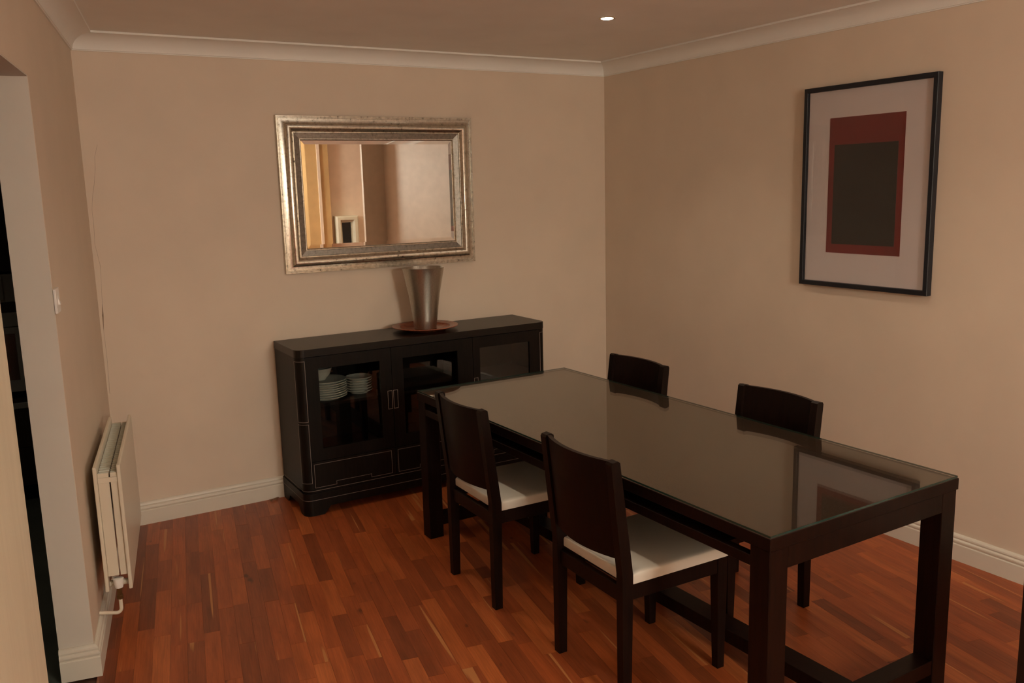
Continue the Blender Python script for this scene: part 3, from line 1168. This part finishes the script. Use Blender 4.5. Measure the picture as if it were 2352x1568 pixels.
# ================================================================== RADIATOR (in the left wall's frame)
S0, S1, RZ0, RZ1 = 0.4809, 1.3408, 0.2179, 0.7308
OB, OF = 0.04, 0.1314
rad = thing('radiator', 'cream double-panel radiator on the left wall with a white valve', 'radiator', ML @ T(((S0 + S1) / 2, OB, 0)))
MRi = (T(((S0 + S1) / 2, OB, 0))).inverted()
def robj(name, bm, mat, parent=rad, smooth=False):
    bm.transform(MRi)
    return obj(name, bm, mat, parent, smooth=smooth)
bm = B()
box(bm, S0, S1, OB - 0.006, OB + 0.008, RZ0, RZ1, 0.004, 2)
robj('back_panel', bm, 'radiator')
bm = B()
box(bm, S0, S1, OF - 0.012, OF + 0.002, RZ0, RZ1, 0.004, 2)
robj('front_panel', bm, 'radiator')
# end covers in two leaves with a dark gap between them
mid = 0.091
for a, b2 in ((OB + 0.0085, mid - 0.0025), (mid + 0.0025, OF - 0.0125)):
    for s_ in (S0 + 0.012, S1 - 0.018):
        bm = B()
        box(bm, s_, s_ + 0.005, a, b2, RZ0 + 0.060, RZ1 - 0.030, 0.001)
        robj('end_cover', bm, 'radiator')
bm = B()
box(bm, S1 - 0.010, S1 - 0.006, OB + 0.0085, OF - 0.0125, RZ1 - 0.066, RZ1 - 0.046, 0.0008)
robj('end_strap', bm, 'radiator')
# top grille: slats across the depth on two bearers
ns = 26
slat_me = None
for a, b2 in ((OB + 0.010, mid - 0.0025), (mid + 0.0025, OF - 0.0135)):
    bm = B()
    box(bm, S0 + 0.020, S1 - 0.022, a, b2, RZ1 - 0.044, RZ1 - 0.036)
    robj('grille_tray', bm, 'radiator')
    for k in range(ns):
        s_ = S0 + 0.028 + (S1 - S0 - 0.062) * k / (ns - 1)
        bm = B()
        box(bm, s_ - 0.010, s_ + 0.008, a, b2, RZ1 - 0.0358, RZ1 - 0.029)
        for v in bm.verts:
            if v.co.y > -9 and v.co.z > RZ1 - 0.031 and v.co.x < s_:
                v.co.z -= 0.004
        robj('grille_slat', bm, 'grille')
# valve
VS, VO = 1.318, 0.083
bm = B()
tube(bm, [(VS - 0.02, OB + 0.009, 0.236), (VS - 0.02, OF - 0.0125, 0.236)], 0.0125, 16)
robj('manifold_pipe', bm, 'radiator', smooth=True)
bm = B()
lathe(bm, [(0, 0.2275), (0.0150, 0.2275), (0.0160, 0.232), (0.0200, 0.262), (0.0200, 0.265), (0.017, 0.267), (0, 0.267)], 24, VS + 0.010, VO)
robj('valve_cap', bm, 'plastic', smooth=True)
bm = B()
lathe(bm, [(0, 0.178), (0.0095, 0.178), (0.0135, 0.181), (0.0135, 0.194), (0.010, 0.197), (0.0105, 0.2272), (0, 0.2272)], 6, VS + 0.010, VO)
robj('valve_body', bm, 'brass')
bm = B()
pts = [(VS + 0.010, VO, 0.1778), (VS + 0.010, VO, 0.140)]
for k in range(1, 7):
    a = math.pi / 2 * k / 6
    pts.append((VS + 0.010, VO - 0.018 * (1 - math.cos(a)), 0.140 - 0.018 * math.sin(a)))
pts += [(VS + 0.010, 0.0015, 0.122 + 0.006)]
pts[-1] = (VS + 0.010, 0.0015, 0.1335)
tube(bm, pts, 0.0072, 14)
robj('pipe', bm, 'radiator', smooth=True)

# ================================================================== LIGHT SWITCH
sw = thing('light_switch', 'white plastic light switch on the left wall beside the doorway', 'switch', ML @ T((1.527, 0.0004, 1.405)))
bm = B()
box(bm, -0.043, 0.043, 0.0, 0.009, -0.043, 0.043, 0.002, 2)
obj('plate', bm, 'plastic', sw)
bm = B()
prism(bm, [(0.0092, -0.014), (0.0165, -0.014), (0.0095, 0.014), (0.0092, 0.014)], 0, -0.011, 0.011)
obj('rocker', bm, 'plastic', sw)

# ================================================================== DOWNLIGHTS
def downlight(x, y, label, energy, col):
    t_ = thing('downlight', label, 'downlight', T((x, y, H)), 'recessed ceiling downlights')
    bm = B()
    lathe(bm, [(0.030, -0.0005), (0.041, -0.0005), (0.0415, -0.0015), (0.038, -0.003), (0.031, -0.003), (0.030, -0.002), (0.030, -0.0005)], 32)
    obj('bezel', bm, 'bezel', t_, smooth=True)
    bm = B()
    lathe(bm, [(0, -0.0010), (0.0297, -0.0010), (0.0297, -0.0034), (0.024, -0.0058), (0.012, -0.0075), (0, -0.0080)], 28)
    obj('lamp', bm, 'lamp', t_)
    ld = bpy.data.lights.new('downlight_beam', 'SPOT')
    ld.energy = energy
    ld.color = col
    ld.spot_size = math.radians(118)
    ld.spot_blend = 1.0
    ld.shadow_soft_size = 0.03
    lo = bpy.data.objects.new('downlight_beam', ld)
    COL.objects.link(lo)
    lo.parent = t_
    lo.location = (0, 0, -0.04)
downlight(-0.985, -1.345, 'lit recessed downlight in the ceiling above the far end of the table', LAMP_W, LAMP_COL)
downlight(-2.40, -1.375, 'lit recessed downlight above the sideboard side of the room, out of frame', LAMP_W, LAMP_COL)
downlight(-0.985, -2.85, 'lit recessed downlight above the near end of the table, out of frame', LAMP_W, LAMP_COL)
downlight(-2.40, -2.85, 'lit recessed downlight above the near chairs, out of frame', LAMP_W, LAMP_COL)
downlight(1.0, -7.2, 'added downlight in the room behind the camera, brightening the wall seen in the mirror', FILL_W_LIVING, FILL_COL_LIVING)  # added lamp that lifts the far wall in the mirror

downlight(-4.7, -0.5, 'added dim downlight in the kitchen, out of frame, brightening the oven front', 11.0, LAMP_COL)  # added lamp so the oven front does not go black
pd = thing('fill_lantern', 'added round paper lantern behind the camera, unseen, giving the room its fill light', 'lamp', T((-1.9, -7.0, H)))  # added unseen lantern, supplies the soft general light from behind the camera
bm = B()
lathe(bm, [(0, -0.001), (0.05, -0.001), (0.045, -0.02), (0.012, -0.03), (0, -0.03)], 32)
obj('ceiling_rose', bm, 'plastic', pd, smooth=True)
bm = B()
tube(bm, [(0, 0, -0.03), (0, 0, -0.125)], 0.004, 8)
obj('cord', bm, 'plastic', pd)
bm = B()
bmesh.ops.create_uvsphere(bm, u_segments=24, v_segments=14, radius=0.40)
obj('fill_shade', bm, 'fill_globe', pd, matrix=T((0, 0, -0.52)), smooth=True)

# ================================================================== SMALL THINGS ON THE FLOOR
bm = B()
pv = []
for i in range(5):
    row = []
    for j in range(3):
        row.append(bm.verts.new((-0.030 + 0.015 * i, -0.012 + 0.012 * j + 0.004 * math.sin(i * 2.1), 0.002 + 0.009 * abs(math.sin(1.7 * i + j)))))
    pv.append(row)
for i in range(4):
    for j in range(2):
        bm.faces.new((pv[i][j], pv[i + 1][j], pv[i + 1][j + 1], pv[i][j + 1]))
bmesh.ops.solidify(bm, geom=bm.faces[:], thickness=0.0012)
sc = obj('paper_scrap', bm, 'scrap')
sc.matrix_world = T((-2.437, -0.048, 0.0005)) @ RZ(0.3)
tag(sc, 'small crumpled brown scrap on the floor at the skirting left of the sideboard', 'scrap')

# ================================================================== KITCHEN SEEN THROUGH THE DOORWAY
KY = 0.80
ov = thing('built_in_oven', 'dark steel built-in oven in the unlit kitchen through the doorway', 'oven', T((-3.86, KY, 0)))
def kobj(name, x0, x1, y0, y1, z0, z1, mat, parent=ov, bev=0.002):
    bm = B()
    box(bm, x0 + 3.86, x1 + 3.86, y0 - KY, y1 - KY, z0, z1, bev)
    return obj(name, bm, mat, parent)
kobj('oven_body', -4.145, -3.575, KY + 0.002, KY + 0.5, 0.665, 1.125, 'blackglass')
kobj('control_panel', -4.145, -3.575, KY - 0.016, KY + 0.001, 1.045, 1.125, 'steel')
dn = kobj('oven_door', -4.145, -3.575, KY - 0.022, KY + 0.001, 0.665, 1.040, 'steel')
bm = B()
box(bm, -4.085 + 3.86, -3.628 + 3.86, -0.0245, -0.0222, 0.735, 1.005)
obj('oven_window', bm, 'blackglass', dn)
mo = thing('built_in_microwave', 'dark steel microwave above the oven in the unlit kitchen', 'microwave', T((-3.86, KY, 0)))
kobj('case', -4.145, -3.575, KY - 0.004, KY + 0.4, 1.185, 1.345, 'steel', mo)
kobj('front_door', -4.13, -3.66, KY - 0.016, KY - 0.0042, 1.20, 1.335, 'blackglass' if False else 'steel', mo)
tu = thing('kitchen_unit', 'dark tall kitchen unit housing the oven beyond the doorway', 'kitchen unit', T((-3.86, KY, 0)))
kobj('side_panel', -4.166, -4.147, KY - 0.002, KY + 0.58, 0.0, 2.3, 'kitchenunit', tu)
kobj('side_panel', -3.573, -3.554, KY - 0.002, KY + 0.58, 0.0, 2.3, 'kitchenunit', tu)
kobj('upper_door', -4.146, -3.574, KY - 0.02, KY, 1.36, 2.3, 'kitchenunit', tu)
dl = kobj('lower_drawer', -4.146, -3.574, KY - 0.02, KY, 0.33, 0.625, 'kitchenunit', tu)
kobj('lower_drawer', -4.146, -3.574, KY - 0.02, KY, 0.10, 0.325, 'kitchenunit', tu)
kobj('filler', -4.146, -3.574, KY, KY + 0.015, 1.1255, 1.1845, 'kitchenunit', tu, 0)
bm = B()
box(bm, -4.12 + 3.86, -3.60 + 3.86, -0.036, -0.0202, 0.565, 0.600, 0.003)
obj('drawer_handle', bm, 'steel', dl)
tu2 = thing('kitchen_unit', 'dark tall kitchen unit beside the oven housing, close to the wall', 'kitchen unit', T((-3.3, KY, 0)))
bm = B()
box(bm, -0.25, -0.02, 0.0, 0.58, 0.0, 2.3, 0.002)
obj('unit_body', bm, 'kitchenunit', tu2)
tu3 = thing('kitchen_unit', 'dark kitchen unit on the far side of the oven housing', 'kitchen unit', T((-4.8, KY, 0)))
bm = B()
box(bm, -0.6, 0.62, 0.0, 0.58, 0.0, 2.3, 0.002)
obj('unit_body', bm, 'kitchenunit', tu3)

# ================================================================== SEEN ONLY IN THE MIRROR
pfm = thing('wall_frame', 'pale moulded frame round a dark panel, seen small in the mirror', 'frame', T((0.875, -8.199, 0.94)) @ RZ(math.pi))
bm = B()
ring_frame(bm, -0.175, 0.175, -0.45, 0.45, [(0, 0.0), (0, 0.14), (0.02, 0.16), (0.06, 0.16), (0.085, 0.10), (0.10, 0.10), (0.10, 0.0)], lambda x, z, h: (x, -h, z))
obj('frame', bm, 'paleframe', pfm)
bm = B()
box(bm, -0.0745, 0.0745, -0.06, 0.0, -0.3495, 0.3495)
obj('panel', bm, 'darkpanel', pfm)
